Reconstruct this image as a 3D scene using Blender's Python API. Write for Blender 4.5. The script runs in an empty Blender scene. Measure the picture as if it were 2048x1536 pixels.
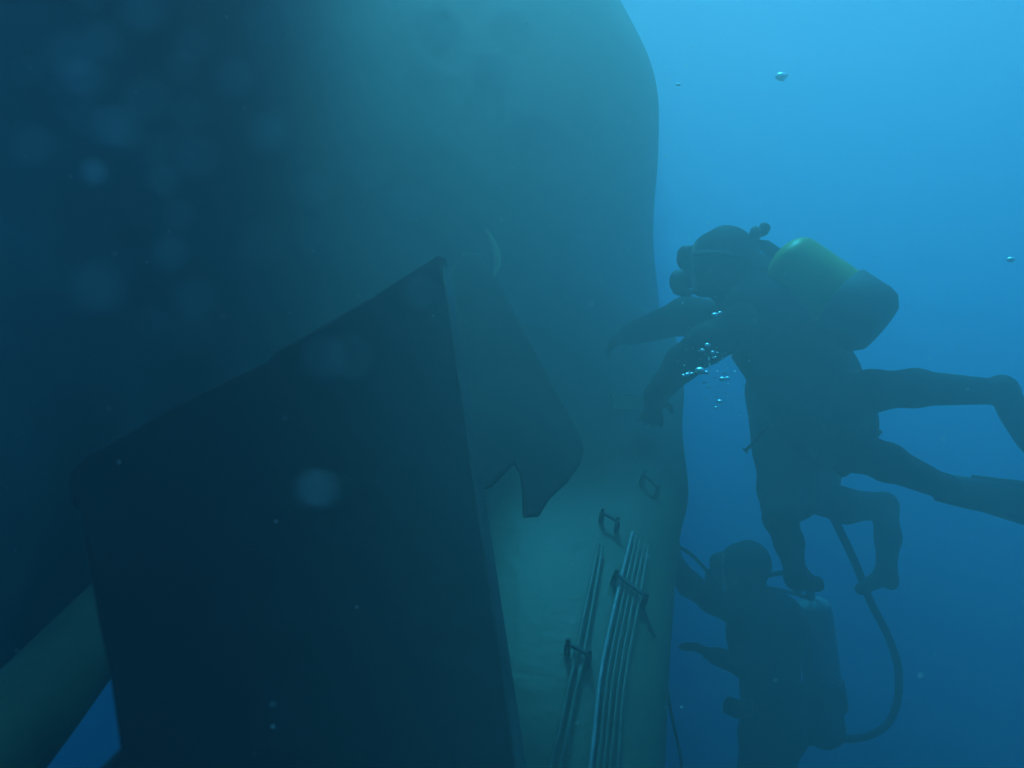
import bpy, bmesh, math, random
import numpy as np
from mathutils import Vector, Matrix
from mathutils.bvhtree import BVHTree

random.seed(7)
S = bpy.context.scene
COL = S.collection
R = math.radians

# ------------------------------------------------------------------ camera, sky, sun, exposure
PITCH = R(12)
LENS, FPX = 30.0, 2048 * 30.0 / 36.0
cd = bpy.data.cameras.new('camera')
cd.lens, cd.sensor_width, cd.clip_start, cd.clip_end = LENS, 36, 0.03, 400
cd.dof.use_dof = True
cd.dof.focus_distance, cd.dof.aperture_fstop, cd.dof.aperture_blades = 2.7, 5.6, 8
cam = bpy.data.objects.new('camera', cd)
cam.rotation_euler = (R(90) + PITCH, 0, 0)
COL.objects.link(cam)
S.camera = cam

SUN_EL, SUN_AZ = R(81), R(345)       # a high sun, beyond the hull
W = bpy.data.worlds.new('World'); S.world = W; W.use_nodes = True
nt = W.node_tree; nt.nodes.clear()
sky = nt.nodes.new('ShaderNodeTexSky'); sky.sky_type = 'NISHITA'; sky.sun_disc = False
sky.sun_elevation, sky.sun_rotation = SUN_EL, SUN_AZ
bg = nt.nodes.new('ShaderNodeBackground'); bg.inputs['Strength'].default_value = 0.15
wo = nt.nodes.new('ShaderNodeOutputWorld')
nt.links.new(sky.outputs[0], bg.inputs[0]); nt.links.new(bg.outputs[0], wo.inputs[0])

sd = bpy.data.lights.new('sun', 'SUN'); sd.energy, sd.angle, sd.color = 5.0, R(8), (0.36, 1.0, .94)
sun = bpy.data.objects.new('sun', sd); COL.objects.link(sun)
sdir = Vector((math.sin(SUN_AZ) * math.cos(SUN_EL), math.cos(SUN_AZ) * math.cos(SUN_EL), math.sin(SUN_EL)))
sun.rotation_euler = sdir.to_track_quat('Z', 'Y').to_euler()

S.view_settings.view_transform = 'Standard'; S.view_settings.look = 'None'
S.view_settings.gamma = 1.0; S.view_settings.use_curve_mapping = False
S.view_settings.exposure = 0.35
S.cycles.volume_bounces = 2
S.cycles.max_bounces = 5
S.cycles.diffuse_bounces = 2
S.cycles.use_denoising = True

FWD = Vector((0, math.cos(PITCH), math.sin(PITCH)))
UP = Vector((0, -math.sin(PITCH), math.cos(PITCH)))
RIGHT = Vector((1, 0, 0))
def P(px, py, d):
    """point of the place seen at photograph pixel (px, py), d metres ahead"""
    return FWD * d + RIGHT * ((px - 1024) / FPX * d) - UP * ((py - 768) / FPX * d)
def ray(px, py):
    return P(px, py, 1).normalized()

# ------------------------------------------------------------------ materials
def mat(name, c0, c1, scale=6.0, rough=0.6, metal=0.0, bump=0.15, detail=6, lo=0.35, hi=0.65, spec=0.4, bscale=None):
    m = bpy.data.materials.new(name); m.use_nodes = True
    n = m.node_tree.nodes; l = m.node_tree.links; b = n['Principled BSDF']
    tc = n.new('ShaderNodeTexCoord')
    nz = n.new('ShaderNodeTexNoise'); nz.inputs['Scale'].default_value = scale; nz.inputs['Detail'].default_value = detail
    nz.inputs['Roughness'].default_value = 0.62
    l.new(tc.outputs['Object'], nz.inputs['Vector'])
    cr = n.new('ShaderNodeValToRGB')
    cr.color_ramp.elements[0].position, cr.color_ramp.elements[1].position = lo, hi
    cr.color_ramp.elements[0].color = (*c0, 1); cr.color_ramp.elements[1].color = (*c1, 1)
    l.new(nz.outputs['Fac'], cr.inputs['Fac']); l.new(cr.outputs['Color'], b.inputs['Base Color'])
    b.inputs['Roughness'].default_value = rough; b.inputs['Metallic'].default_value = metal
    b.inputs['Specular IOR Level'].default_value = spec
    if bump:
        n2 = n.new('ShaderNodeTexNoise'); n2.inputs['Scale'].default_value = bscale or scale * 5; n2.inputs['Detail'].default_value = 4
        l.new(tc.outputs['Object'], n2.inputs['Vector'])
        bp = n.new('ShaderNodeBump'); bp.inputs['Strength'].default_value = bump; bp.inputs['Distance'].default_value = 0.02
        l.new(n2.outputs['Fac'], bp.inputs['Height']); l.new(bp.outputs['Normal'], b.inputs['Normal'])
    return m

M = dict(
    hull=mat('hull_paint', (.015, .022, .022), (.10, .125, .11), 2.6, .8, bump=.35, bscale=14, spec=.12),
    rudder=mat('rudder_paint', (.006, .007, .010), (.018, .020, .024), 3.0, .6, bump=.25, bscale=16, spec=.08),
    fin=mat('fin_paint', (.012, .015, .018), (.040, .045, .044), 3.0, .75, bump=.25, bscale=16, spec=.1),
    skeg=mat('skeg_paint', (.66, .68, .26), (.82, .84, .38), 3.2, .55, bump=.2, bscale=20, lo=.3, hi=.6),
    shaft=mat('tube_paint', (.07, .09, .05), (.14, .17, .09), 4.0, .55, bump=.2, bscale=22),
    steel=mat('steel', (.16, .18, .17), (.30, .32, .31), 20, .55, metal=.2, bump=.05),
    pipe=mat('pipe_paint', (.06, .07, .05), (.13, .15, .11), 12, .45, bump=.1),
    bar=mat('lit_edge_tone', (.022, .026, .025), (.075, .085, .08), 5, .55, bump=.2),  # paler tone that paints light onto the rudder edge
    clamp=mat('clamp_paint', (.012, .013, .015), (.03, .03, .034), 20, .6, bump=.1),
    suit=mat('neoprene', (.006, .007, .009), (.016, .017, .020), 9, .75, bump=.25, bscale=40, spec=.25),
    skin=mat('skin', (.30, .18, .13), (.40, .25, .19), 14, .55, bump=.05),
    vest=mat('vest_fabric', (.008, .009, .014), (.022, .024, .032), 16, .8, bump=.3, bscale=70, spec=.2),
    yellow=mat('yellow_paint', (.32, .28, .015), (.42, .36, .025), 8, .4, bump=.05),
    grey=mat('grey_paint', (.22, .25, .25), (.30, .33, .33), 8, .4, bump=.05),
    rubber=mat('rubber', (.010, .010, .012), (.022, .022, .025), 18, .6, bump=.15),
    fins=mat('fin_rubber', (.012, .013, .016), (.03, .032, .036), 10, .55, bump=.1),
    glass=mat('mask_glass', (.05, .06, .07), (.08, .09, .10), 4, .08, bump=0, spec=.8),
    chrome=mat('chrome', (.6, .6, .6), (.75, .75, .75), 12, .2, metal=1.0, bump=0),
    plate=mat('plate_paint', (.55, .53, .18), (.70, .66, .26), 10, .5, bump=.1),
    speck=mat('particle', (.75, .78, .70), (.9, .9, .85), 30, .8, bump=0),
)
def bubble_mat():
    m = bpy.data.materials.new('bubble_film'); m.use_nodes = True
    b = m.node_tree.nodes['Principled BSDF']
    b.inputs['Base Color'].default_value = (1, 1, 1, 1); b.inputs['Roughness'].default_value = .42
    b.inputs['Metallic'].default_value = .8
    return m
M['bubble'] = bubble_mat()

# ------------------------------------------------------------------ object helpers
def tag(o, label=None, cat=None, group=None, kind=None):
    if label: o['label'] = label
    if cat: o['category'] = cat
    if group: o['group'] = group
    if kind: o['kind'] = kind
    return o
def empty(name, loc, label, cat, group=None):
    o = bpy.data.objects.new(name, None); COL.objects.link(o); o.location = loc; o.empty_display_size = .1
    return tag(o, label, cat, group)
def link(name, me, m, parent=None, smooth=True):
    """link mesh data given in world coordinates; its origin moves to its middle"""
    n = len(me.vertices); co = np.empty(n * 3, np.float32); me.vertices.foreach_get('co', co); co = co.reshape(-1, 3)
    c = Vector([float(v) for v in (co.min(0) + co.max(0)) / 2])
    me.transform(Matrix.Translation(-c))
    o = bpy.data.objects.new(name, me); COL.objects.link(o)
    if m: me.materials.append(m)
    if smooth:
        me.polygons.foreach_set('use_smooth', [True] * len(me.polygons))
    if parent is not None:
        o.parent = parent
        w = Vector((0, 0, 0)); q = parent
        while q is not None:
            w += q.location; q = q.parent
        o.location = c - w
    else:
        o.location = c
    return o
def mesh(verts, faces, name='m'):
    me = bpy.data.meshes.new(name); me.from_pydata([tuple(v) for v in verts], [], faces); me.update(); me.validate()
    bm = bmesh.new(); bm.from_mesh(me); bmesh.ops.recalc_face_normals(bm, faces=bm.faces); bm.to_mesh(me); bm.free()
    return me
def join(parts):
    V, F = [], []
    for v, f in parts:
        k = len(V); V += list(v); F += [[i + k for i in q] for q in f]
    return mesh(V, F)
def crom(p, n, closed=False):
    """catmull-rom through the points, n steps a span"""
    out = []; N = len(p)
    for i in range(N if closed else N - 1):
        if closed: a, b, c, d = p[(i - 1) % N], p[i], p[(i + 1) % N], p[(i + 2) % N]
        else: a, b, c, d = p[max(i - 1, 0)], p[i], p[i + 1], p[min(i + 2, N - 1)]
        for k in range(n):
            t = k / n
            out.append(.5 * ((2 * b) + (c - a) * t + (2 * a - 5 * b + 4 * c - d) * t * t + (3 * b - a - 3 * c + d) * t ** 3))
    if not closed: out.append(p[-1])
    return out
def tube(pts, r, seg=12, closed_caps=True):
    """round tube along points, r a number or one radius a point"""
    pts = [Vector(p) for p in pts]; N = len(pts)
    rr = r if isinstance(r, (list, tuple)) else [r] * N
    V, F = [], []
    t0 = (pts[1] - pts[0]).normalized(); nrm = t0.orthogonal().normalized()
    for i, p in enumerate(pts):
        t = (pts[min(i + 1, N - 1)] - pts[max(i - 1, 0)]).normalized()
        nrm = (nrm - t * nrm.dot(t)).normalized(); bn = t.cross(nrm)
        for k in range(seg):
            a = 2 * math.pi * k / seg
            V.append(p + (nrm * math.cos(a) + bn * math.sin(a)) * rr[i])
    for i in range(N - 1):
        for k in range(seg):
            k2 = (k + 1) % seg
            F.append([i * seg + k, i * seg + k2, (i + 1) * seg + k2, (i + 1) * seg + k])
    if closed_caps:
        F.append(list(range(seg))[::-1]); F.append([(N - 1) * seg + k for k in range(seg)])
    return V, F
def frame(z, xhint):
    z = Vector(z).normalized(); x = Vector(xhint); x = (x - z * x.dot(z)).normalized(); return x, z.cross(x), z
def lathe(o, axis, prof, seg=28):
    """profile of (distance along axis, radius)"""
    x, y, z = frame(axis, Vector(axis).orthogonal()); V, F = [], []
    for h, r in prof:
        for k in range(seg):
            a = 2 * math.pi * k / seg; V.append(o + z * h + (x * math.cos(a) + y * math.sin(a)) * max(r, 1e-4))
    for i in range(len(prof) - 1):
        for k in range(seg):
            k2 = (k + 1) % seg; F.append([i * seg + k, i * seg + k2, (i + 1) * seg + k2, (i + 1) * seg + k])
    F.append(list(range(seg))[::-1]); F.append([(len(prof) - 1) * seg + k for k in range(seg)])
    return V, F
def rbox(c, x, y, z, sx, sy, sz, n=3.5, seg=10):
    """rounded box: a superellipsoid with half sizes sx, sy, sz"""
    V, F = [], []
    f = lambda v: math.copysign(abs(v) ** (2 / n), v)
    U = seg * 2
    for i in range(seg + 1):
        th = -math.pi / 2 + math.pi * i / seg
        for k in range(U):
            ph = 2 * math.pi * k / U
            V.append(c + x * sx * f(math.cos(th)) * f(math.cos(ph)) + y * sy * f(math.cos(th)) * f(math.sin(ph)) + z * sz * f(math.sin(th)))
    for i in range(seg):
        for k in range(U):
            k2 = (k + 1) % U; F.append([i * U + k, i * U + k2, (i + 1) * U + k2, (i + 1) * U + k])
    return V, F
def prism(front, depth_vec, bev=0.0, seg=3):
    """thick plate: the front outline swept by depth_vec, edges rounded by bev"""
    n = len(front); V = [Vector(p) for p in front] + [Vector(p) + depth_vec for p in front]
    F = [list(range(n)), list(range(2 * n - 1, n - 1, -1))] + [[i, i + n, (i + 1) % n + n, (i + 1) % n] for i in range(n)]
    me = mesh(V, F)
    if bev:
        bm = bmesh.new(); bm.from_mesh(me)
        ed = [e for e in bm.edges if len(e.link_faces) == 2 and any(len(f.verts) > 4 for f in e.link_faces)]
        bmesh.ops.bevel(bm, geom=ed, offset=bev, segments=seg, profile=.5, affect='EDGES', clamp_overlap=True)
        bm.to_mesh(me); bm.free()
    return me
def bvh(o):
    bpy.context.view_layer.update()
    me = o.data; mw = o.matrix_world
    return BVHTree.FromPolygons([mw @ v.co for v in me.vertices], [list(p.vertices) for p in me.polygons])

# ------------------------------------------------------------------ continuous bodies: smooth union of tapered limbs, meshed by surface nets
def surface_nets(F, org, h):
    s = F < 0
    c = lambda A, i, j, k: A[i:A.shape[0] - 1 + i, j:A.shape[1] - 1 + j, k:A.shape[2] - 1 + k]
    cs = [(i, j, k) for i in (0, 1) for j in (0, 1) for k in (0, 1)]
    cnt = sum(c(s, *q).astype(np.int8) for q in cs)
    act = (cnt > 0) & (cnt < 8)
    ii = np.argwhere(act); N = len(ii)
    acc = np.zeros((N, 3)); num = np.zeros(N)
    for a in cs:
        for ax in range(3):
            if a[ax]: continue
            b = list(a); b[ax] = 1
            ia, ib = ii + np.array(a), ii + np.array(b)
            fa, fb = F[tuple(ia.T)], F[tuple(ib.T)]
            x = (fa < 0) != (fb < 0)
            t = np.where(x, fa / np.where(x, fa - fb, 1), 0)
            pos = np.array(a, float)[None, :].repeat(N, 0); pos[:, ax] = t
            acc[x] += pos[x]; num[x] += 1
    V = (ii + acc / num[:, None]) * h + org
    idx = -np.ones(act.shape, np.int64); idx[act] = np.arange(N)
    Q = []
    for ax in range(3):
        o1, o2 = (ax + 1) % 3, (ax + 2) % 3
        lo = [slice(None)] * 3; hi = [slice(None)] * 3
        lo[ax] = slice(0, -1); hi[ax] = slice(1, None)
        x = s[tuple(lo)] != s[tuple(hi)]
        e = np.argwhere(x); e = e[(e[:, o1] > 0) & (e[:, o2] > 0) & (e[:, o1] < act.shape[o1]) & (e[:, o2] < act.shape[o2])]
        sg = s[tuple(e.T)]
        def at(d1, d2):
            q = e.copy(); q[:, o1] -= d1; q[:, o2] -= d2; return idx[tuple(q.T)]
        q = np.stack([at(1, 1), at(0, 1), at(0, 0), at(1, 0)], 1)
        q[~sg] = q[~sg][:, ::-1]
        Q.append(q)
    return V, np.concatenate(Q)
def sdf_mesh(prims, h=.010):
    """prims: (a, b, ra, rb, k, flat) with flat = None or (direction, factor)"""
    A = np.array([[*p[0]] for p in prims]); B = np.array([[*p[1]] for p in prims])
    rm = max(max(p[2], p[3]) for p in prims) + .06
    lo = np.minimum(A.min(0), B.min(0)) - rm; hi = np.maximum(A.max(0), B.max(0)) + rm
    dim = np.ceil((hi - lo) / h).astype(int) + 1
    F = np.ones(dim, np.float32)
    for a, b, ra, rb, k, flat in prims:
        a = np.array(a); b = np.array(b); r = max(ra, rb) * (max(1.0, flat[1]) if flat else 1) + k + 3 * h
        i0 = np.maximum(np.floor((np.minimum(a, b) - r - lo) / h).astype(int), 0)
        i1 = np.minimum(np.ceil((np.maximum(a, b) + r - lo) / h).astype(int) + 1, dim)
        g = [lo[q] + np.arange(i0[q], i1[q]) * h for q in range(3)]
        p = np.stack(np.meshgrid(*g, indexing='ij'), -1) - a
        ab = b - a; sc = 1.0
        if flat:
            n = np.array(flat[0].normalized()); fct = flat[1]; w = 1 / fct - 1
            p = p + (p @ n)[..., None] * n * w; ab = ab + (ab @ n) * n * w; sc = min(1.0, fct)
        L = max(float(ab @ ab), 1e-9)
        t = np.clip(p @ ab / L, 0, 1)
        d = (np.linalg.norm(p - t[..., None] * ab, axis=-1) - (ra + (rb - ra) * t)) * sc
        sl = tuple(slice(i0[q], i1[q]) for q in range(3))
        f = F[sl]; hh = np.clip(.5 + .5 * (f - d) / k, 0, 1)
        F[sl] = f + (d - f) * hh - k * hh * (1 - hh)
    V, Q = surface_nets(F, lo, h)
    me = bpy.data.meshes.new('body'); me.from_pydata(V.tolist(), [], Q.tolist()); me.update()
    bm = bmesh.new(); bm.from_mesh(me); bmesh.ops.recalc_face_normals(bm, faces=bm.faces)
    for _ in range(2): bmesh.ops.smooth_vert(bm, verts=bm.verts, factor=.4, use_axis_x=True, use_axis_y=True, use_axis_z=True)
    bm.to_mesh(me); bm.free()
    return me
def hand(prims, w, d, nrm, side, curl=.5, s=1.0):
    """palm, four jointed fingers and a thumb; d to the fingers, nrm out of the back of the hand, side to the thumb"""
    d = d.normalized(); nrm = (nrm - d * nrm.dot(d)).normalized(); sd_ = d.cross(nrm).normalized() * side
    prims.append((w, w + d * .085 * s, .030 * s, .036 * s, .02, (nrm, .55)))
    for i, (ln, off) in enumerate(((.078, .030), (.088, .010), (.080, -.010), (.062, -.029))):
        a = w + d * .085 * s + sd_ * off * s
        sp = sd_ * (off * .35)
        c1 = curl * (.55 + .1 * i); d1 = (d * math.cos(c1) - nrm * math.sin(c1)) ; c2 = c1 + curl * 1.1; d2 = d * math.cos(c2) - nrm * math.sin(c2)
        b = a + d1 * ln * .52 * s + sp; e = b + d2 * ln * .48 * s + sp * .5
        prims.append((a, b, .0125 * s, .0115 * s, .006, None)); prims.append((b, e, .0115 * s, .0095 * s, .005, None))
    a = w + d * .025 * s + sd_ * .028 * s; b = a + (d * .6 + sd_ * .75 - nrm * .15).normalized() * .042 * s
    e = b + (d * .9 + sd_ * .3 - nrm * .35).normalized() * .034 * s
    prims.append((a, b, .0165 * s, .013 * s, .01, None)); prims.append((b, e, .013 * s, .0105 * s, .005, None))
def head(prims, c, up, fwd, s=1.0):
    """hooded head: skull, brow, jaw, nose, lips and ears under the hood"""
    up = up.normalized(); fwd = (fwd - up * fwd.dot(up)).normalized(); sd_ = up.cross(fwd)
    prims.append((c + up * .028 - fwd * .012, c + up * .02 + fwd * .018, .100 * s, .092 * s, .02, None))
    prims.append((c - up * .055 + fwd * .035, c - up * .085 + fwd * .062, .062 * s, .036 * s, .04, None))
    prims.append((c + up * .005 + fwd * .098, c - up * .030 + fwd * .118, .010, .016, .012, None))
    prims.append((c - up * .062 + fwd * .098 - sd_ * .016, c - up * .062 + fwd * .098 + sd_ * .016, .010, .010, .01, None))
    for q in (-1, 1):
        prims.append((c + sd_ * .098 * q, c + sd_ * .099 * q - up * .04, .016, .013, .015, None))
        prims.append((c + sd_ * .034 * q + fwd * .090 + up * .024, c + sd_ * .010 * q + fwd * .098 + up * .022, .012, .012, .012, None))
    return up, fwd, sd_

# ------------------------------------------------------------------ the vessel
ship = empty('ship', P(600, 500, 5), 'dark steel ship hull overhead with its rudder, fin and pale skeg hanging below', 'ship')

#   one row a waterline-like curve: height in the picture, silhouette, depths from the rounded end round the near side
rows = [(-70, 1192, 3.82, 2.95, 2.05), (0, 1236, 3.80, 2.95, 2.05), (150, 1304, 3.85, 3.0, 2.0), (300, 1312, 4.6, 3.05, 1.95),
        (480, 1302, 6.2, 3.1, 1.85), (660, 1318, 7.2, 3.1, 1.7), (900, 1325, 6.8, 3.1, 1.6), (1100, 1240, 5.4, 3.2, 1.65), (1290, 1080, 4.8, 3.4, 1.8)]
ring = []
for py, sx, ds, dm, dl in rows:
    low = max(0, (py - 900) / 390)
    ring.append([P(sx - 330, py, ds + 3.2), P(sx - 70, py, ds + 1.5), P(sx - 8, py, ds + .45), P(sx, py, ds), P(sx - 60, py, ds - .28),
                 P(sx - 240, py, ds * (.58 if py < 200 else .35) + dm * (.42 if py < 200 else .65)), P(560, py, dm), P(200, py - low * 15, dm * .45 + dl * .55), P(-150, py + low * 250, dl),
                 P(-240, py + low * 320, dl + .12), P(90, py + low * 90, dl + .7), P(520, py, 4.2)])
# near side: unseen overhang added above the camera to shade the water
over = [(p.x, p.y) for p in ring[0][:5]] + [(-.30, 3.35), (-.62, 2.2), (-.06, .75), (-.08, -1.2), (-.8, -2.2), (-1.2, 1.0), (-1.1, 4.2)]
ring = [[Vector((x, y, z)) for x, y in over] for z in (3.05, 2.7)] + ring
ring = [crom(r, 8, True) for r in ring]
cols = [crom([ring[i][k] for i in range(len(ring))], 7) for k in range(len(ring[0]))]
nk, ni = len(cols), len(cols[0])
V = [cols[k][i] for i in range(ni) for k in range(nk)]
F = [[i * nk + k, i * nk + (k + 1) % nk, (i + 1) * nk + (k + 1) % nk, (i + 1) * nk + k] for i in range(ni - 1) for k in range(nk)]
F += [list(range(nk))[::-1], [(ni - 1) * nk + k for k in range(nk)]]
hull = link('hull', mesh(V, F), M['hull'], ship)
hb = bvh(hull)

# skeg: pale tapering column under the rounded end
sk = [(560, 1200, 1040, 5.6), (650, 1330, 1000, 4.7), (750, 1362, 965, 3.95), (860, 1360, 950, 3.42), (980, 1371, 930, 3.0), (1070, 1353, 920, 2.78), (1250, 1336, 900, 2.45),
      (1380, 1328, 890, 2.28), (1536, 1320, 880, 2.12), (1750, 1312, 870, 1.96), (1950, 1305, 860, 1.82)]
V, F, ns = [], [], 40
sk_c = []
for py, xr, xl, d in sk:
    c = P((xr + xl) / 2, py, d); a = (xr - xl) / 2 / FPX * d; b = .30
    sk_c.append((c, a, b))
cc = crom([Vector((*c, )) for c, a, b in sk_c], 5); aa = crom([Vector((a, b, 0)) for c, a, b in sk_c], 5)
for c, ab in zip(cc, aa):
    for k in range(ns):
        t = 2 * math.pi * k / ns
        f = lambda v: math.copysign(abs(v) ** .8, v)
        V.append(c + RIGHT * ab.x * f(math.cos(t)) + FWD * ab.y * f(math.sin(t)))
for i in range(len(cc) - 1):
    for k in range(ns):
        F.append([i * ns + k, i * ns + (k + 1) % ns, (i + 1) * ns + (k + 1) % ns, (i + 1) * ns + k])
F += [list(range(ns)), [(len(cc) - 1) * ns + k for k in range(ns)]]
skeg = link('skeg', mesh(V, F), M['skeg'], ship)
# pale paint; shade painted in above a ragged line and on the flank away from the fin
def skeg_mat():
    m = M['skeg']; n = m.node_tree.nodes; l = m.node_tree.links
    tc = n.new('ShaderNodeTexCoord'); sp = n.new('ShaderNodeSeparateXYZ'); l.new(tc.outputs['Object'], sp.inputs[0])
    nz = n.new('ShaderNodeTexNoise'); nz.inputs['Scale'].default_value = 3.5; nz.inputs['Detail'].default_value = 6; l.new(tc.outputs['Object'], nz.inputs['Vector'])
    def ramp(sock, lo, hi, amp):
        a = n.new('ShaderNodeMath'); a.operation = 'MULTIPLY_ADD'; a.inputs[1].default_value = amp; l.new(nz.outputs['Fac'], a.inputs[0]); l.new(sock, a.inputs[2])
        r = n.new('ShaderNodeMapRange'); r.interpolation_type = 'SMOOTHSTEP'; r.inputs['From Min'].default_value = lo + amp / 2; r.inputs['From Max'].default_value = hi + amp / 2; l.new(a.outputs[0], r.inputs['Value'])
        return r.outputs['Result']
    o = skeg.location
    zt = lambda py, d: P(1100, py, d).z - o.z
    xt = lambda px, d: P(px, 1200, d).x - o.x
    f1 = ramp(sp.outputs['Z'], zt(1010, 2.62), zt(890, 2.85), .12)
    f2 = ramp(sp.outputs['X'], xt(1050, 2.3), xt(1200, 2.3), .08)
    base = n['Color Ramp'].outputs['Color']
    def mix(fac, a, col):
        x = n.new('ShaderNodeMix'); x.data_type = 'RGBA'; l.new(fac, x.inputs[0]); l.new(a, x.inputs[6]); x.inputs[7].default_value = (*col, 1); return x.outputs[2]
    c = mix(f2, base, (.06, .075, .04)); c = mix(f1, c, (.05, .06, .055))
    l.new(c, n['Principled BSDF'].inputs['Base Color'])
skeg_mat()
skeg['label'] = 'pale yellow green skeg under the hull, carrying clamped pipes'
sb = bvh(skeg)
def on_skeg(px, py, off):
    h, n, i, t = sb.ray_cast(Vector((0, 0, 0)), ray(px, py))
    if h is None: return P(px, py, 3.0)
    if n.dot(ray(px, py)) > 0: n = -n
    return h + n * off
# pipes in two bundles, with the clamps that hold them
for a in ([(1196, 1100), (1183, 1165), (1152, 1312), (1103, 1536), (1065, 1700)], [(1204, 1104), (1193, 1168), (1166, 1318), (1120, 1536), (1086, 1700)]):
    q = [on_skeg(x, y, .022) for x, y in a]
    link('pipe', mesh(*tube(crom(q, 6), .005, 10)), M['pipe'], skeg)
for k, (x0, x1, x2, x3) in enumerate(((1262, 1237, 1200, 1178), (1270, 1246, 1213, 1191), (1277, 1255, 1223, 1203), (1285, 1264, 1233, 1214), (1292, 1273, 1243, 1226))):
    q = [on_skeg(x, y + k * 7, .022) for x, y in ((x0, 1075), (x1, 1180), (x2, 1350), (x3, 1536), (x3 - 30, 1700))]
    link('pipe', mesh(*tube(crom(q, 6), .0055 if k == 0 else .0038, 10)), M['steel' if k == 0 else 'pipe'], skeg)
def clamp(a, b):
    pa, pb = on_skeg(*a, .040), on_skeg(*b, .040)
    mid = (pa + pb) / 2; x = (pb - pa).normalized(); h, n, i, t = sb.ray_cast(Vector((0, 0, 0)), mid.normalized())
    if n.dot(mid) > 0: n = -n
    z, x, y = frame(x, n)[2], None, None
    x, y, z = frame(n, z)
    L = (pb - pa).length / 2
    parts = [rbox(mid, x, y, z, L, .006, .005)]
    for s in (-1, 1):
        parts.append(rbox(mid + x * s * L - z * .022, x, y, z, .007, .008, .024)); parts.append(lathe(mid + x * s * L + z * .006, z, ((0, .006), (.008, .006))))
    link('clamp', join(parts), M['clamp'], skeg)
for a, b in (((1134, 1308), (1176, 1330)), ((1228, 1168), (1282, 1214)), ((1203, 1045), (1232, 1063)), ((1284, 968), (1311, 996))):
    clamp(a, b)
q = [on_skeg(x, y, .010) for x, y in ((1280, 1212), (1290, 1236), (1298, 1256), (1306, 1278))]
link('cord', mesh(*tube(crom(q, 5), .004, 8)), M['clamp'], skeg)

# rudder: broad dark blade, near corner towards the camera; its depth is a plane
def plane3(p):
    A = np.array([[1, x, y] for x, y, d in p], float); b = np.array([1 / d for x, y, d in p]); k = np.linalg.solve(A, b)
    return lambda x, y: 1 / (k[0] + k[1] * x + k[2] * y)
rd = plane3(((897, 508, 1.65), (165, 908, .72), (1050, 1536, 1.15)))
ro = [(897, 508), (740, 592), (545, 702), (532, 718), (350, 806), (168, 906), (135, 936), (131, 962), (140, 1012), (156, 1028), (166, 1100), (190, 1240), (214, 1352), (236, 1498),
      (196, 1534), (110, 1610), (120, 1760), (1082, 1760), (1052, 1546), (1010, 1262), (970, 985), (935, 740), (908, 560)]
ro = [(x - 22, y) if k in (0, 18, 19, 20, 21, 22, 23) or x > 1000 else (x, y) for k, (x, y) in enumerate(ro)]
ro[-1] = (886, 560); ro[-2] = (913, 740); ro[-3] = (948, 985)
pts = [P(x, y, rd(x, y)) for x, y in ro]
deep = (FWD + RIGHT * .12) * .085
rudder = link('rudder', prism(pts, deep, .006, 2), M['rudder'], ship, smooth=False)
# two coats of paint meet down the middle of the blade
m_ = M['rudder']; n_ = m_.node_tree.nodes; l_ = m_.node_tree.links
tc_ = n_.new('ShaderNodeTexCoord'); sx_ = n_.new('ShaderNodeSeparateXYZ'); l_.new(tc_.outputs['Object'], sx_.inputs[0])
mr_ = n_.new('ShaderNodeMapRange'); x0_ = P(545, 1000, rd(545, 1000)).x - rudder.location.x
mr_.inputs['From Min'].default_value, mr_.inputs['From Max'].default_value = x0_ - .004, x0_ + .004; l_.new(sx_.outputs['X'], mr_.inputs['Value'])
mx_ = n_.new('ShaderNodeMix'); mx_.data_type = 'RGBA'; l_.new(mr_.outputs[0], mx_.inputs[0]); l_.new(n_['Color Ramp'].outputs['Color'], mx_.inputs[6]); mx_.inputs[7].default_value = (.035, .040, .042, 1)
l_.new(mx_.outputs[2], n_['Principled BSDF'].inputs['Base Color'])
# strip on the edge facing the skeg, light painted in as a paler tone
e = [P(x, y, rd(x, y)) + RIGHT * .003 for x, y in [(880, 528), (886, 560), (913, 740), (948, 985), (988, 1262), (1030, 1546), (1060, 1750)]]
e = crom(e, 4); V, F = [], []
for p in e: V += [p + deep * .06, p + deep * .94, p + deep * .94 - RIGHT * .02, p + deep * .06 - RIGHT * .02]
for i in range(len(e) - 1):
    for k in range(4): F.append([i * 4 + k, i * 4 + (k + 1) % 4, (i + 1) * 4 + (k + 1) % 4, (i + 1) * 4 + k])
F += [[0, 1, 2, 3], [len(V) - 4 + k for k in range(4)]]
s_ = link('lit_edge_strip', mesh(V, F), M['bar'], rudder, smooth=False); s_['label'] = 'rudder edge painted paler to look lit'

# fin behind it
fd = plane3(((900, 500, 2.35), (1165, 880, 2.08), (1045, 1037, 1.86)))
fo = [(880, 560), (925, 505), (958, 506), (985, 545), (1045, 655), (1105, 770), (1160, 868), (1169, 900), (1162, 930), (1135, 968), (1100, 1000), (1078, 1036), (1046, 1038), (1044, 985), (1040, 950), (1028, 930), (985, 975), (930, 1000), (880, 700)]
pts = [P(x, y, fd(x, y)) for x, y in fo]
fin = link('fin', prism(pts, FWD * .07, .012, 3), M['fin'], ship, smooth=False)
link('stock', mesh(*tube([P(925, 620, 2.34), P(925, 580, 2.9), P(930, 565, 3.6)], .035, 20)), M['fin'], fin)
link('stock', mesh(*tube([P(720, 700, 1.50), P(720, 690, 2.3), P(720, 680, 3.2)], .045, 20)), M['rudder'], rudder)

# tube strut at the lower left
st = [P(-190, 1690, .95), P(40, 1440, 1.25), P(195, 1262, 1.62), P(330, 1115, 2.1), P(430, 1010, 2.6)]
link('strut', mesh(*tube(crom(st, 5), 0.0725, 32)), M['shaft'], ship)

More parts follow.
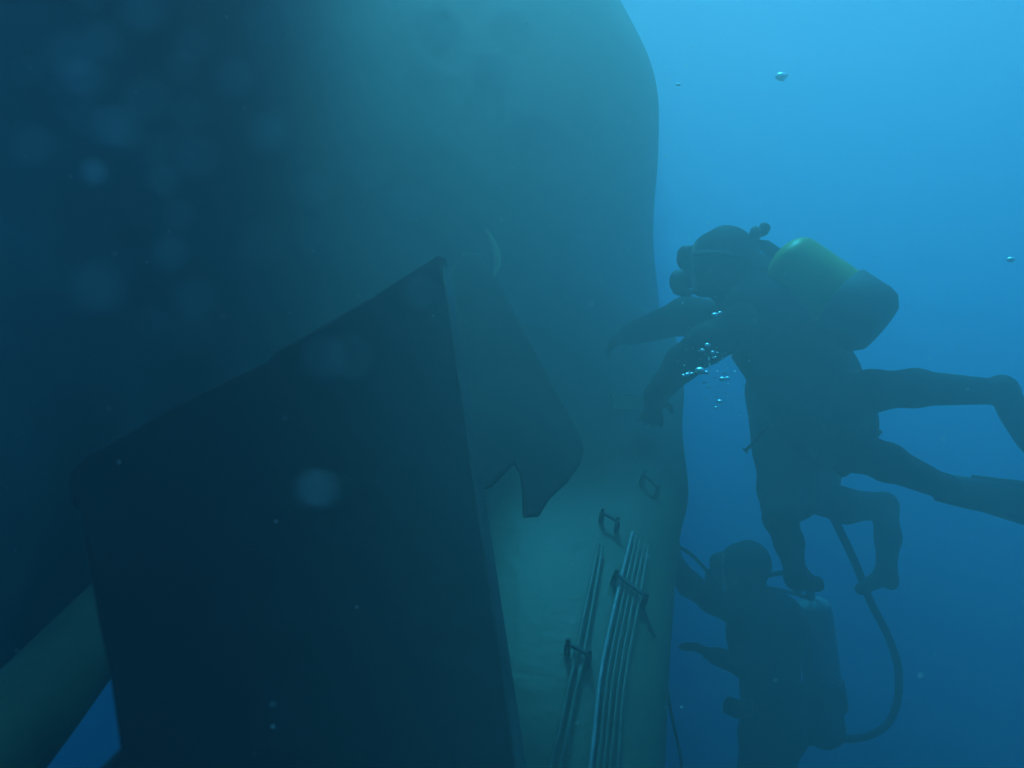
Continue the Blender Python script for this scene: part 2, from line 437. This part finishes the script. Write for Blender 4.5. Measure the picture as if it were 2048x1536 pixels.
# bright bent strip and small plate on the hull
V, F = [], []
ctr = crom([P(x, y, 3.2) for x, y in ((972, 458), (983, 480), (992, 505), (995, 530), (987, 552))], 5)
for i, c in enumerate(ctr):
    w = .003 + .012 * math.sin(math.pi * min(1, i / (len(ctr) - 1) * .9 + .05))
    for dx, dz in ((-1, 0), (0, -.012), (1, 0), (0, .010)): V.append(c + RIGHT * dx * w + FWD * dz)
for i in range(len(ctr) - 1):
    for k in range(4): F.append([i * 4 + k, i * 4 + (k + 1) % 4, (i + 1) * 4 + (k + 1) % 4, (i + 1) * 4 + k])
F += [[0, 1, 2, 3], [(len(ctr) - 1) * 4 + k for k in range(4)]]
s = link('strip', mesh(V, F), M['plate'], ship); s['label'] = 'thin pale bent strip above the dark fin'
dp = min([h[3] for h in (hb.ray_cast(Vector((0, 0, 0)), ray(1253, 807)), sb.ray_cast(Vector((0, 0, 0)), ray(1253, 807))) if h[0] is not None]) * FWD.dot(ray(1253, 807)) - .05
pts = [P(x, y, dp) for x, y in ((1222, 786), (1282, 792), (1284, 828), (1228, 822))]
s = link('plate', prism(pts, FWD * .06, .006, 2), M['plate'], skeg, smooth=False); s['label'] = 'small yellowish plate near the top of the skeg'

# ------------------------------------------------------------------ divers
def tank(o, axis, rad, length, paint, parent, knob_side):
    """cylinder from its shoulder o down along axis: body, boot, valve"""
    axis = axis.normalized()
    prof = [(-.004, rad * .22)] + [(rad * .62 * (1 - math.cos(t)), rad * (.22 + .78 * math.sin(t))) for t in np.linspace(.05, math.pi / 2, 9)] + [(length, rad), (length + .02, rad * .93), (length + .03, rad * .7)]
    t = link('scuba_tank', mesh(*lathe(o, axis, prof, 36)), paint, parent)
    b = o + axis * (length - .10)
    bp = [(0, rad + .004), (.004, rad + .010), (.105, rad + .013), (.135, rad + .006), (.16, rad * .80), (.165, rad * .4)]
    link('tank_boot', mesh(*lathe(b, axis, bp, 30)), M['rubber'], t)
    if knob_side == 'twin':
        q = lambda *a: P(*a, 2.93)
        v = [tube([o + axis * .02, q(1530, 492), q(1510, 486), q(1497, 496)], [.026, .022, .014, .010], 14), tube([q(1514, 486), q(1516, 474), q(1521, 468)], .008, 10), tube([q(1520, 472), q(1526, 466)], .008, 10),
             lathe(q(1522, 470), q(1500, 462) - q(1522, 470), ((0, .010), (.006, .020), (.030, .024), (.038, .014)), 16), lathe(q(1523, 470), q(1534, 446) - q(1523, 470), ((0, .010), (.010, .018), (.034, .020), (.042, .012)), 16)]
        link('valve', join(v), M['rubber'], t); return t
    x, y, z = frame(-axis, knob_side)
    v = [lathe(o - axis * -.004, -axis, ((0, .020), (.03, .022), (.06, .016), (.075, .010)), 16),
         lathe(o + z * .04 + x * .012, x, ((0, .010), (.03, .010), (.032, .024), (.06, .026), (.066, .018)), 16),
         lathe(o + z * .05 - x * .012 , -x + z * .9, ((0, .010), (.035, .010), (.037, .022), (.06, .023), (.066, .014)), 16)]
    link('valve', join(v), M['rubber'], t)
    return t
def mask_and_reg(c, up, fwd, parent, hose_to):
    up = up.normalized(); fwd = (fwd - up * fwd.dot(up)).normalized(); sd_ = up.cross(fwd)
    m = link('dive_mask', join([rbox(c + fwd * .112 + up * .012, sd_, up, fwd, .078, .046, .030, 4)]), M['rubber'], parent)
    link('lens', join([rbox(c + fwd * .136 + up * .014 + sd_ * q * .036, sd_, up, fwd, .032, .030, .010, 4) for q in (-1, 1)]), M['glass'], m)
    band = [c + up * .016 + (fwd * math.cos(a) * .110 + sd_ * math.sin(a) * .112) for a in np.linspace(R(55), R(305), 24)]
    link('strap', mesh(*tube(band, .009, 8)), M['rubber'], m)
    g = link('regulator', join([lathe(c + fwd * .095 - up * .066, fwd, ((0, .020), (.03, .026), (.035, .040), (.075, .042), (.085, .034)), 20),
                                rbox(c + fwd * .14 - up * .105, sd_, up, fwd, .045, .014, .024)]), M['rubber'], parent)
    p0 = c + fwd * .15 - up * .07
    q = crom([p0 - sd_ * .02, p0 - sd_ * .09 - up * .02, (p0 + hose_to) / 2 - sd_ * .16 - up * .03, hose_to], 8)
    link('air_hose', mesh(*tube(q, .010, 10)), M['rubber'], g)
def flipper(ankle, d, nrm, parent, L=.55):
    d = d.normalized(); x, y, z = frame(nrm, d); V, F = [], []     # x along, y across, z thick
    prof = [(-.05, .045, .045), (.06, .052, .045), (.16, .055, .034), (.24, .070, .014), (.40, .095, .009), (L, .105, .006), (L + .03, .085, .004)]
    for s, w, t in prof:
        for k in range(16):
            a = 2 * math.pi * k / 16
            f = lambda v: math.copysign(abs(v) ** .6, v)
            V.append(ankle + x * s + y * w * f(math.cos(a)) + z * t * f(math.sin(a)))
    for i in range(len(prof) - 1):
        for k in range(16): F.append([i * 16 + k, i * 16 + (k + 1) % 16, (i + 1) * 16 + (k + 1) % 16, (i + 1) * 16 + k])
    F += [list(range(16)), [(len(prof) - 1) * 16 + k for k in range(16)]]
    f = link('swim_fin', mesh(V, F), M['fins'], parent)
    ribs = [tube([ankle + x * .05 + y * .05 * q + z * .02, ankle + x * .25 + y * .07 * q + z * .008, ankle + x * L + y * .104 * q], .010, 8) for q in (-1, 1)]
    link('rib', join(ribs), M['rubber'], f)
def limb(pr, pts, rad, k=.03):
    for i in range(len(pts) - 1): pr.append((pts[i], pts[i + 1], rad[i], rad[i + 1], k, None))
def torso(pr, neck, chest, waist, hip, across, w=1.0):
    """flattened trunk across the shoulders"""
    ax = (neck - hip).normalized(); fb = ax.cross(across).normalized()
    A = across.normalized()
    pr.append((chest - A * .075 * w, chest + A * .075 * w, .135, .135, .05, (fb, .85)))
    pr.append((chest, waist, .150, .128, .06, (fb, .85)))
    pr.append((waist, hip, .128, .145, .06, (fb, .9)))
    pr.append((hip - A * .06, hip + A * .06, .115, .115, .05, None))
    pr.append((chest + (neck - chest) * .6, neck + (neck - chest) * .25, .075, .062, .05, None))
    return fb
def person(name, label, pr, face=None):
    me = sdf_mesh(pr)
    o = link(name, me, M['suit'])
    me.materials.append(M['skin'])
    if face is not None:
        c, up, fwd = face; c = c - o.location; up = up.normalized(); fwd = (fwd - up * fwd.dot(up)).normalized()
        for p in me.polygons:
            v = p.center - c
            if v.length < .17 and v.dot(fwd) > .062 and abs(v.dot(up) + .02) < .085: p.material_index = 1
    return tag(o, label, 'diver', 'divers beside the ship')

# --- diver with the yellow tank
pr = []
hc = P(1443, 527, 3.0); hup = (UP * .96 + RIGHT * .12).normalized(); hf = (-RIGHT * .74 + FWD * .60 - UP * .12).normalized()
head(pr, hc, hup, hf, 1.06)
neck, chest, waist, hip = P(1480, 590, 3.02), P(1545, 650, 3.02), P(1618, 765, 3.0), P(1655, 845, 2.98)
acr = (FWD * .93 + RIGHT * .25 - UP * .2).normalized()
fb = torso(pr, neck, chest, waist, hip, acr, 1.1)
pr.append((P(1505, 575, 3.05), P(1580, 640, 3.0), .12, .15, .06, None)); pr.append((chest, waist, .175, .165, .06, None)); pr.append((waist, hip, .160, .160, .06, None))
limb(pr, [chest + acr * .17 + UP * .05, P(1372, 632, 3.25), P(1262, 668, 3.42)], [.085, .070, .046]); hand(pr, P(1262, 668, 3.42), P(1215, 688, 3.5) - P(1262, 668, 3.42), -FWD + UP, 1, .5)
limb(pr, [chest - acr * .15 - UP * .02 - RIGHT * .06, P(1412, 688, 2.84), P(1365, 726, 2.92), P(1312, 790, 3.05)], [.080, .064, .058, .044]); hand(pr, P(1312, 790, 3.05), P(1300, 850, 3.12) - P(1312, 790, 3.05), -FWD, -1, .4)
k1, a1 = P(1742, 782, 2.72), P(2008, 784, 2.78)
limb(pr, [hip + acr * .08, P(1690, 800, 2.86), k1], [.100, .085, .064]); limb(pr, [k1, P(1830, 776, 2.73), a1], [.064, .058, .040]); f1 = P(2085, 940, 2.84) - a1
pr.append((a1, a1 + f1.normalized() * .15, .042, .032, .03, None)); pr.append((a1, a1 - RIGHT * .0 - f1.normalized() * .02, .042, .040, .02, None))
k2, a2 = P(1708, 900, 2.70), P(1892, 976, 2.92)
limb(pr, [hip - acr * .08, P(1678, 880, 2.82), k2], [.102, .086, .066]); limb(pr, [k2, P(1775, 925, 2.78), a2], [.066, .060, .042]); f2 = P(2060, 1020, 2.95) - a2
pr.append((a2, a2 + f2.normalized() * .15, .044, .034, .03, None))
dA = person('person', 'diver in a black wetsuit with a yellow tank, reaching for the hull', pr, (hc, hup, hf))
vp = []
torso(vp, neck + (chest - neck) * .7, chest, waist, waist + (hip - waist) * .55, acr)
vp = [(a, b, ra + .045, rb + .045, k, f) for a, b, ra, rb, k, f in vp[:3]] + [(P(1500, 690, 2.95), P(1560, 800, 2.95), .07, .06, .05, None)]
vest = link('vest', sdf_mesh(vp, .014), M['vest'], dA)
tA0, tA1 = P(1556, 512, 2.90), P(1756, 652, 2.74)
tank(tA0, tA1 - tA0, .108, (tA1 - tA0).length - .05, M['yellow'], dA, 'twin')
mask_and_reg(hc, hup, hf, dA, tA0)
flipper(a1 + f1.normalized() * .03, f1, RIGHT * .8 + UP * .4 - FWD * .35, dA); flipper(a2 + f2.normalized() * .03, f2, UP * .35 - FWD * .9, dA)
hb_ = [waist + (hip - waist) * .6 + (acr * math.cos(t) * .165 + fb * math.sin(t) * .150) for t in np.linspace(0, 2 * math.pi, 30)]
link('weight_belt', join([tube(hb_, .020, 8)] + [rbox(hb_[i], (hb_[i + 1] - hb_[i]).normalized(), *frame((hb_[i + 1] - hb_[i]), UP)[:2], .03, .03, .03) for i in (3, 8, 18, 22, 26)]), M['rubber'], dA)
g0 = P(1650, 880, 2.8)
link('gauge_console', join([tube(crom([P(1600, 800, 2.74), P(1640, 850, 2.74), P(1660, 890, 2.76)], 6), .009, 8), rbox(P(1676, 922, 2.76), *frame(P(1690, 945, 2.76) - P(1660, 900, 2.76), RIGHT), .026, .018, .055)]), M['rubber'], dA)
link('knife', join([tube([P(1728, 892, 2.68), P(1745, 878, 2.68), P(1762, 862, 2.68)], [.010, .011, .006], 8), rbox(P(1726, 893, 2.68), RIGHT, UP, FWD, .02, .016, .012)]), M['rubber'], dA)
link('strap', mesh(*tube(crom([P(1545, 850, 2.85), P(1520, 872, 2.85), P(1505, 888, 2.85), P(1490, 902, 2.85)], 4), [.006] * 12 + [.014], 8)), M['rubber'], dA)

# --- diver half hidden behind him
pr = []
hipC, waC, chC, neC = P(1580, 975, 3.6), P(1576, 890, 3.6), P(1568, 785, 3.6), P(1562, 722, 3.6)
acC = (FWD * .85 + RIGHT * .4).normalized()
torso(pr, neC, chC, waC, hipC, acC, .85); pr.append((chC, waC, .15, .14, .06, None))
hcC = P(1552, 665, 3.6); hfC = (-RIGHT * .9 + FWD * .3).normalized(); head(pr, hcC, UP, hfC)
limb(pr, [chC + acC * .15, P(1560, 880, 3.80), P(1570, 800, 3.9)], [.07, .05, .036]); hand(pr, P(1570, 800, 3.9), FWD + UP * .4, UP, 1, .5)
limb(pr, [chC - acC * .15, P(1590, 860, 3.4), P(1585, 780, 3.35)], [.07, .05, .036]); hand(pr, P(1585, 780, 3.35), UP, -RIGHT, -1, .5)
kR, aR = P(1768, 1012, 3.72), P(1772, 1150, 3.74)
limb(pr, [hipC + acC * .07, P(1690, 1012, 3.66), kR], [.090, .072, .056]); limb(pr, [kR, P(1776, 1075, 3.73), aR], [.056, .052, .040])
pr.append((aR, P(1722, 1178, 3.7), .042, .028, .03, None)); pr.append((aR, P(1782, 1165, 3.74), .040, .034, .02, None))
kL, aL = P(1560, 1035, 3.30), P(1592, 1150, 3.42)
limb(pr, [hipC - acC * .07, P(1566, 1010, 3.42), kL], [.092, .082, .062]); limb(pr, [kL, P(1578, 1085, 3.35), aL], [.062, .054, .040])
pr.append((aL, P(1636, 1172, 3.40), .042, .026, .03, None)); pr.append((aL, P(1588, 1162, 3.43), .040, .036, .02, None))
dC = person('person', 'diver mostly hidden behind the yellow tank diver, one knee bent and feet hanging', pr, (hcC, UP, hfC))
vp = []; torso(vp, neC, chC, waC, hipC, acC, .85); vp = [(a, b, ra + .018, rb + .018, k, f) for a, b, ra, rb, k, f in vp[:2]]
link('vest', sdf_mesh(vp, .014), M['vest'], dC)
tC0 = P(1625, 735, 3.75); tank(tC0, -UP + RIGHT * .05, .085, .48, M['grey'], dC, RIGHT); mask_and_reg(hcC, UP, hfC, dC, tC0)

# --- lower diver
pr = []
hcB = P(1490, 1138, 3.85); hfB = (-RIGHT * .75 + FWD * .65).normalized(); hupB = (UP * .98 + RIGHT * .05).normalized()
head(pr, hcB, hupB, hfB, 1.05)
neB, chB, waB, hiB = P(1512, 1200, 3.85), P(1535, 1262, 3.85), P(1540, 1370, 3.85), P(1548, 1465, 3.85)
acB = (FWD * .55 + RIGHT * .8).normalized()
torso(pr, neB, chB, waB, hiB, acB, .85)
limb(pr, [chB - acB * .10 + UP * .07, P(1425, 1200, 3.78), P(1378, 1168, 3.72), P(1352, 1128, 3.66)], [.075, .056, .052, .038]); hand(pr, P(1352, 1128, 3.66), P(1335, 1080, 3.62) - P(1352, 1128, 3.66), -FWD + RIGHT, 1, .5)
limb(pr, [chB - acB * .12 - UP * .02, P(1490, 1330, 3.68), P(1430, 1312, 3.62)], [.07, .054, .038]); hand(pr, P(1430, 1312, 3.62), P(1385, 1290, 3.60) - P(1430, 1312, 3.62), UP, -1, .35)
limb(pr, [hiB - acB * .07, P(1505, 1570, 3.8), P(1490, 1690, 3.9), P(1520, 1870, 4.1)], [.098, .075, .058, .040]); limb(pr, [hiB + acB * .07, P(1550, 1570, 3.95), P(1545, 1680, 4.1), P(1580, 1850, 4.3)], [.098, .075, .058, .040])
pr.append((P(1520, 1870, 4.1), P(1490, 1900, 4.05), .042, .03, .02, None)); pr.append((P(1580, 1850, 4.3), P(1550, 1880, 4.25), .042, .03, .02, None))
dB = person('person', 'lower diver in black with one arm raised to the skeg and hose at hip', pr, (hcB, hupB, hfB))
vp = []; torso(vp, neB, chB, waB, hiB, acB, .85); vp = [(a, b, ra + .016, rb + .016, k, f) for a, b, ra, rb, k, f in vp[:2]]
link('vest', sdf_mesh(vp, .014), M['vest'], dB)
tB0, tB1 = P(1622, 1196, 4.02), P(1650, 1400, 4.02)
tank(tB0, tB1 - tB0, .088, .50, M['grey'], dB, -RIGHT + FWD)
mask_and_reg(hcB, hupB, hfB, dB, tB0)
link('supply_hose', mesh(*tube(crom([P(1532, 1152, 3.74), P(1565, 1146, 3.78), P(1600, 1156, 3.85), tB0], 6), .011, 8)), M['rubber'], dB)
link('gear_pouch', sdf_mesh([(P(1630, 1390, 3.85), P(1650, 1460, 3.85), .075, .085, .04, None), (P(1600, 1420, 3.85), P(1600, 1460, 3.85), .07, .07, .04, None), (P(1668, 1400, 3.85), P(1672, 1470, 3.85), .030, .03, .04, None)], .012), M['vest'], dB)
link('torch', join([tube([P(1500, 1425, 3.66), P(1475, 1418, 3.64), P(1455, 1410, 3.63)], [.03, .04, .036], 14), rbox(P(1497, 1424, 3.7), RIGHT, UP, FWD, .04, .05, .05)]), M['rubber'], dB)

# ------------------------------------------------------------------ hoses and lines in the water
h = crom([P(1640, 985, 3.62), P(1672, 1045, 3.72), P(1710, 1125, 3.80), P(1742, 1205, 3.85), P(1775, 1270, 3.87), P(1796, 1335, 3.88), P(1795, 1400, 3.88), P(1775, 1448, 3.87), P(1735, 1472, 3.86), P(1690, 1478, 3.85), P(1640, 1475, 3.85)], 8)
tag(link('hose', mesh(*tube(h, .0175, 12)), M['rubber']), 'long looping hose between the hidden diver and the lower diver', 'hose')
h = crom([P(1340, 1100, 3.50), P(1362, 1096, 3.55), P(1392, 1118, 3.62), P(1420, 1150, 3.68), P(1446, 1182, 3.74), P(1470, 1215, 3.76)], 6)
tag(link('line', mesh(*tube(h, .008, 8)), M['rubber']), 'thin dark line arched over the raised arm of the lower diver', 'line')
h = crom([P(1322, 1290, 3.2), P(1333, 1370, 3.2), P(1345, 1440, 3.2), P(1362, 1520, 3.2), P(1372, 1640, 3.2)], 6)
tag(link('rope', mesh(*tube(h, .006, 8)), M['rubber']), 'slack rope hanging beside the right edge of the skeg', 'rope')

# ------------------------------------------------------------------ bubbles and particles
def blob(c, r, q=0.25, seg=7):
    V, F = rbox(Vector(c), RIGHT, FWD, UP, r * random.uniform(.9, 1.3), r, r * random.uniform(.5, .8), 2, seg)
    return V, F
parts = []
for _ in range(150):
    x = random.gauss(1425, 30); y = 735 + abs(random.gauss(0, 75)) - 40; parts.append(blob(P(x, y, random.uniform(2.6, 3.1)), random.choice((.0015, .002, .003, .004))))
for x, y, r in ((1400, 741, .014), (1412, 745, .010), (1375, 749, .008), (1367, 751, .006), (1384, 747, .006), (1445, 758, .009), (1455, 756, .007), (1440, 803, .007), (1432, 815, .006), (1430, 630, .008), (1440, 625, .006), (1415, 690, .007), (1405, 700, .006), (1425, 705, .006)):
    parts.append(blob(P(x, y, 2.6), r * 1.15))
for _ in range(45):
    x = random.gauss(1365, 35); y = random.uniform(120, 700); parts.append(blob(P(x, y, random.uniform(2.9, 3.5)), random.choice((.002, .002, .003, .004))))
tag(link('bubbles', join(parts), M['bubble']), 'cloud of exhaled air bubbles rising in front of the yellow tank diver', 'bubbles', kind='stuff')
for x, y, d, r, lab in ((1562, 153, 3.2, .020, 'lone pale bubble in open water high above the divers'), (2022, 519, 2.8, .011, 'small bright bubble in open water right of the yellow tank'), (1357, 169, 3.0, .007, 'tiny bright bubble beside the rounded end of the hull')):
    parts = [blob(P(x, y, d), r, seg=12), blob(P(x + r * 420, y - r * 120, d), r * .5, seg=10), blob(P(x + r * 200, y + r * 300, d), r * .45, seg=10)]
    tag(link('bubble', join(parts), M['bubble']), lab, 'bubble', 'single bubbles in open water')
parts = []
for x, y, d, r in ((282, 25, .12, 1.6), (163, 157, .12, 1.4), (232, 262, .12, 1.6), (535, 268, .125, 1.4), (187, 347, .2, 1.5), (633, 980, .13, 1.3), (135, 110, .11, 1.0), (815, 405, .13, .9),
                   (880, 60, .11, 1.1), (290, 200, .11, 1.0), (395, 600, .12, .9), (520, 490, .11, .8), (1050, 270, .11, .9), (840, 310, .12, .8)):
    parts.append(blob(P(x, y, d * .85), r / 1000 * 1.0))
for _ in range(34):
    d = random.uniform(.085, .14); parts.append(blob(P(random.triangular(-20, 1250, 150), random.uniform(-20, 760), d), random.uniform(.5, 1.1) / 1000))
for _ in range(420):
    d = random.uniform(.5, 2.6); parts.append(blob(P(random.uniform(-200, 2250), random.uniform(-150, 1700), d), random.uniform(.0004, .0011), seg=5))
tag(link('particles', join(parts), M['speck']), 'pale specks of sediment adrift in the water', 'particles', kind='stuff')

# ------------------------------------------------------------------ the water itself
def box(x0, x1, y0, y1, z0, z1):
    V = [(x, y, z) for x in (x0, x1) for y in (y0, y1) for z in (z0, z1)]
    return mesh(V, [[0, 1, 3, 2], [4, 6, 7, 5], [0, 4, 5, 1], [2, 3, 7, 6], [0, 2, 6, 4], [1, 5, 7, 3]])
hm = bpy.data.materials.new('sea_water'); hm.use_nodes = True
n = hm.node_tree.nodes; n.clear()
pv = n.new('ShaderNodeVolumePrincipled'); out = n.new('ShaderNodeOutputMaterial')
hm.node_tree.links.new(pv.outputs[0], out.inputs['Volume'])
DEN = 0.9
pv.inputs['Density'].default_value = DEN
sig_s = (.24, .24, .24); sig_a = (.46, .138, .050)
cs = [s / DEN for s in sig_s]
pv.inputs['Color'].default_value = (*cs, 1)
pv.inputs['Absorption Color'].default_value = (*[max(0, 1 - sig_a[i] / DEN / (1 - cs[i])) ** 2 for i in range(3)], 1)
pv.inputs['Anisotropy'].default_value = 0.7
haze = link('haze', box(-26, 26, -14, 30, -14, 3.2), hm, smooth=False)
tag(haze, 'blue green sea water filling the whole view', 'water', kind='stuff')
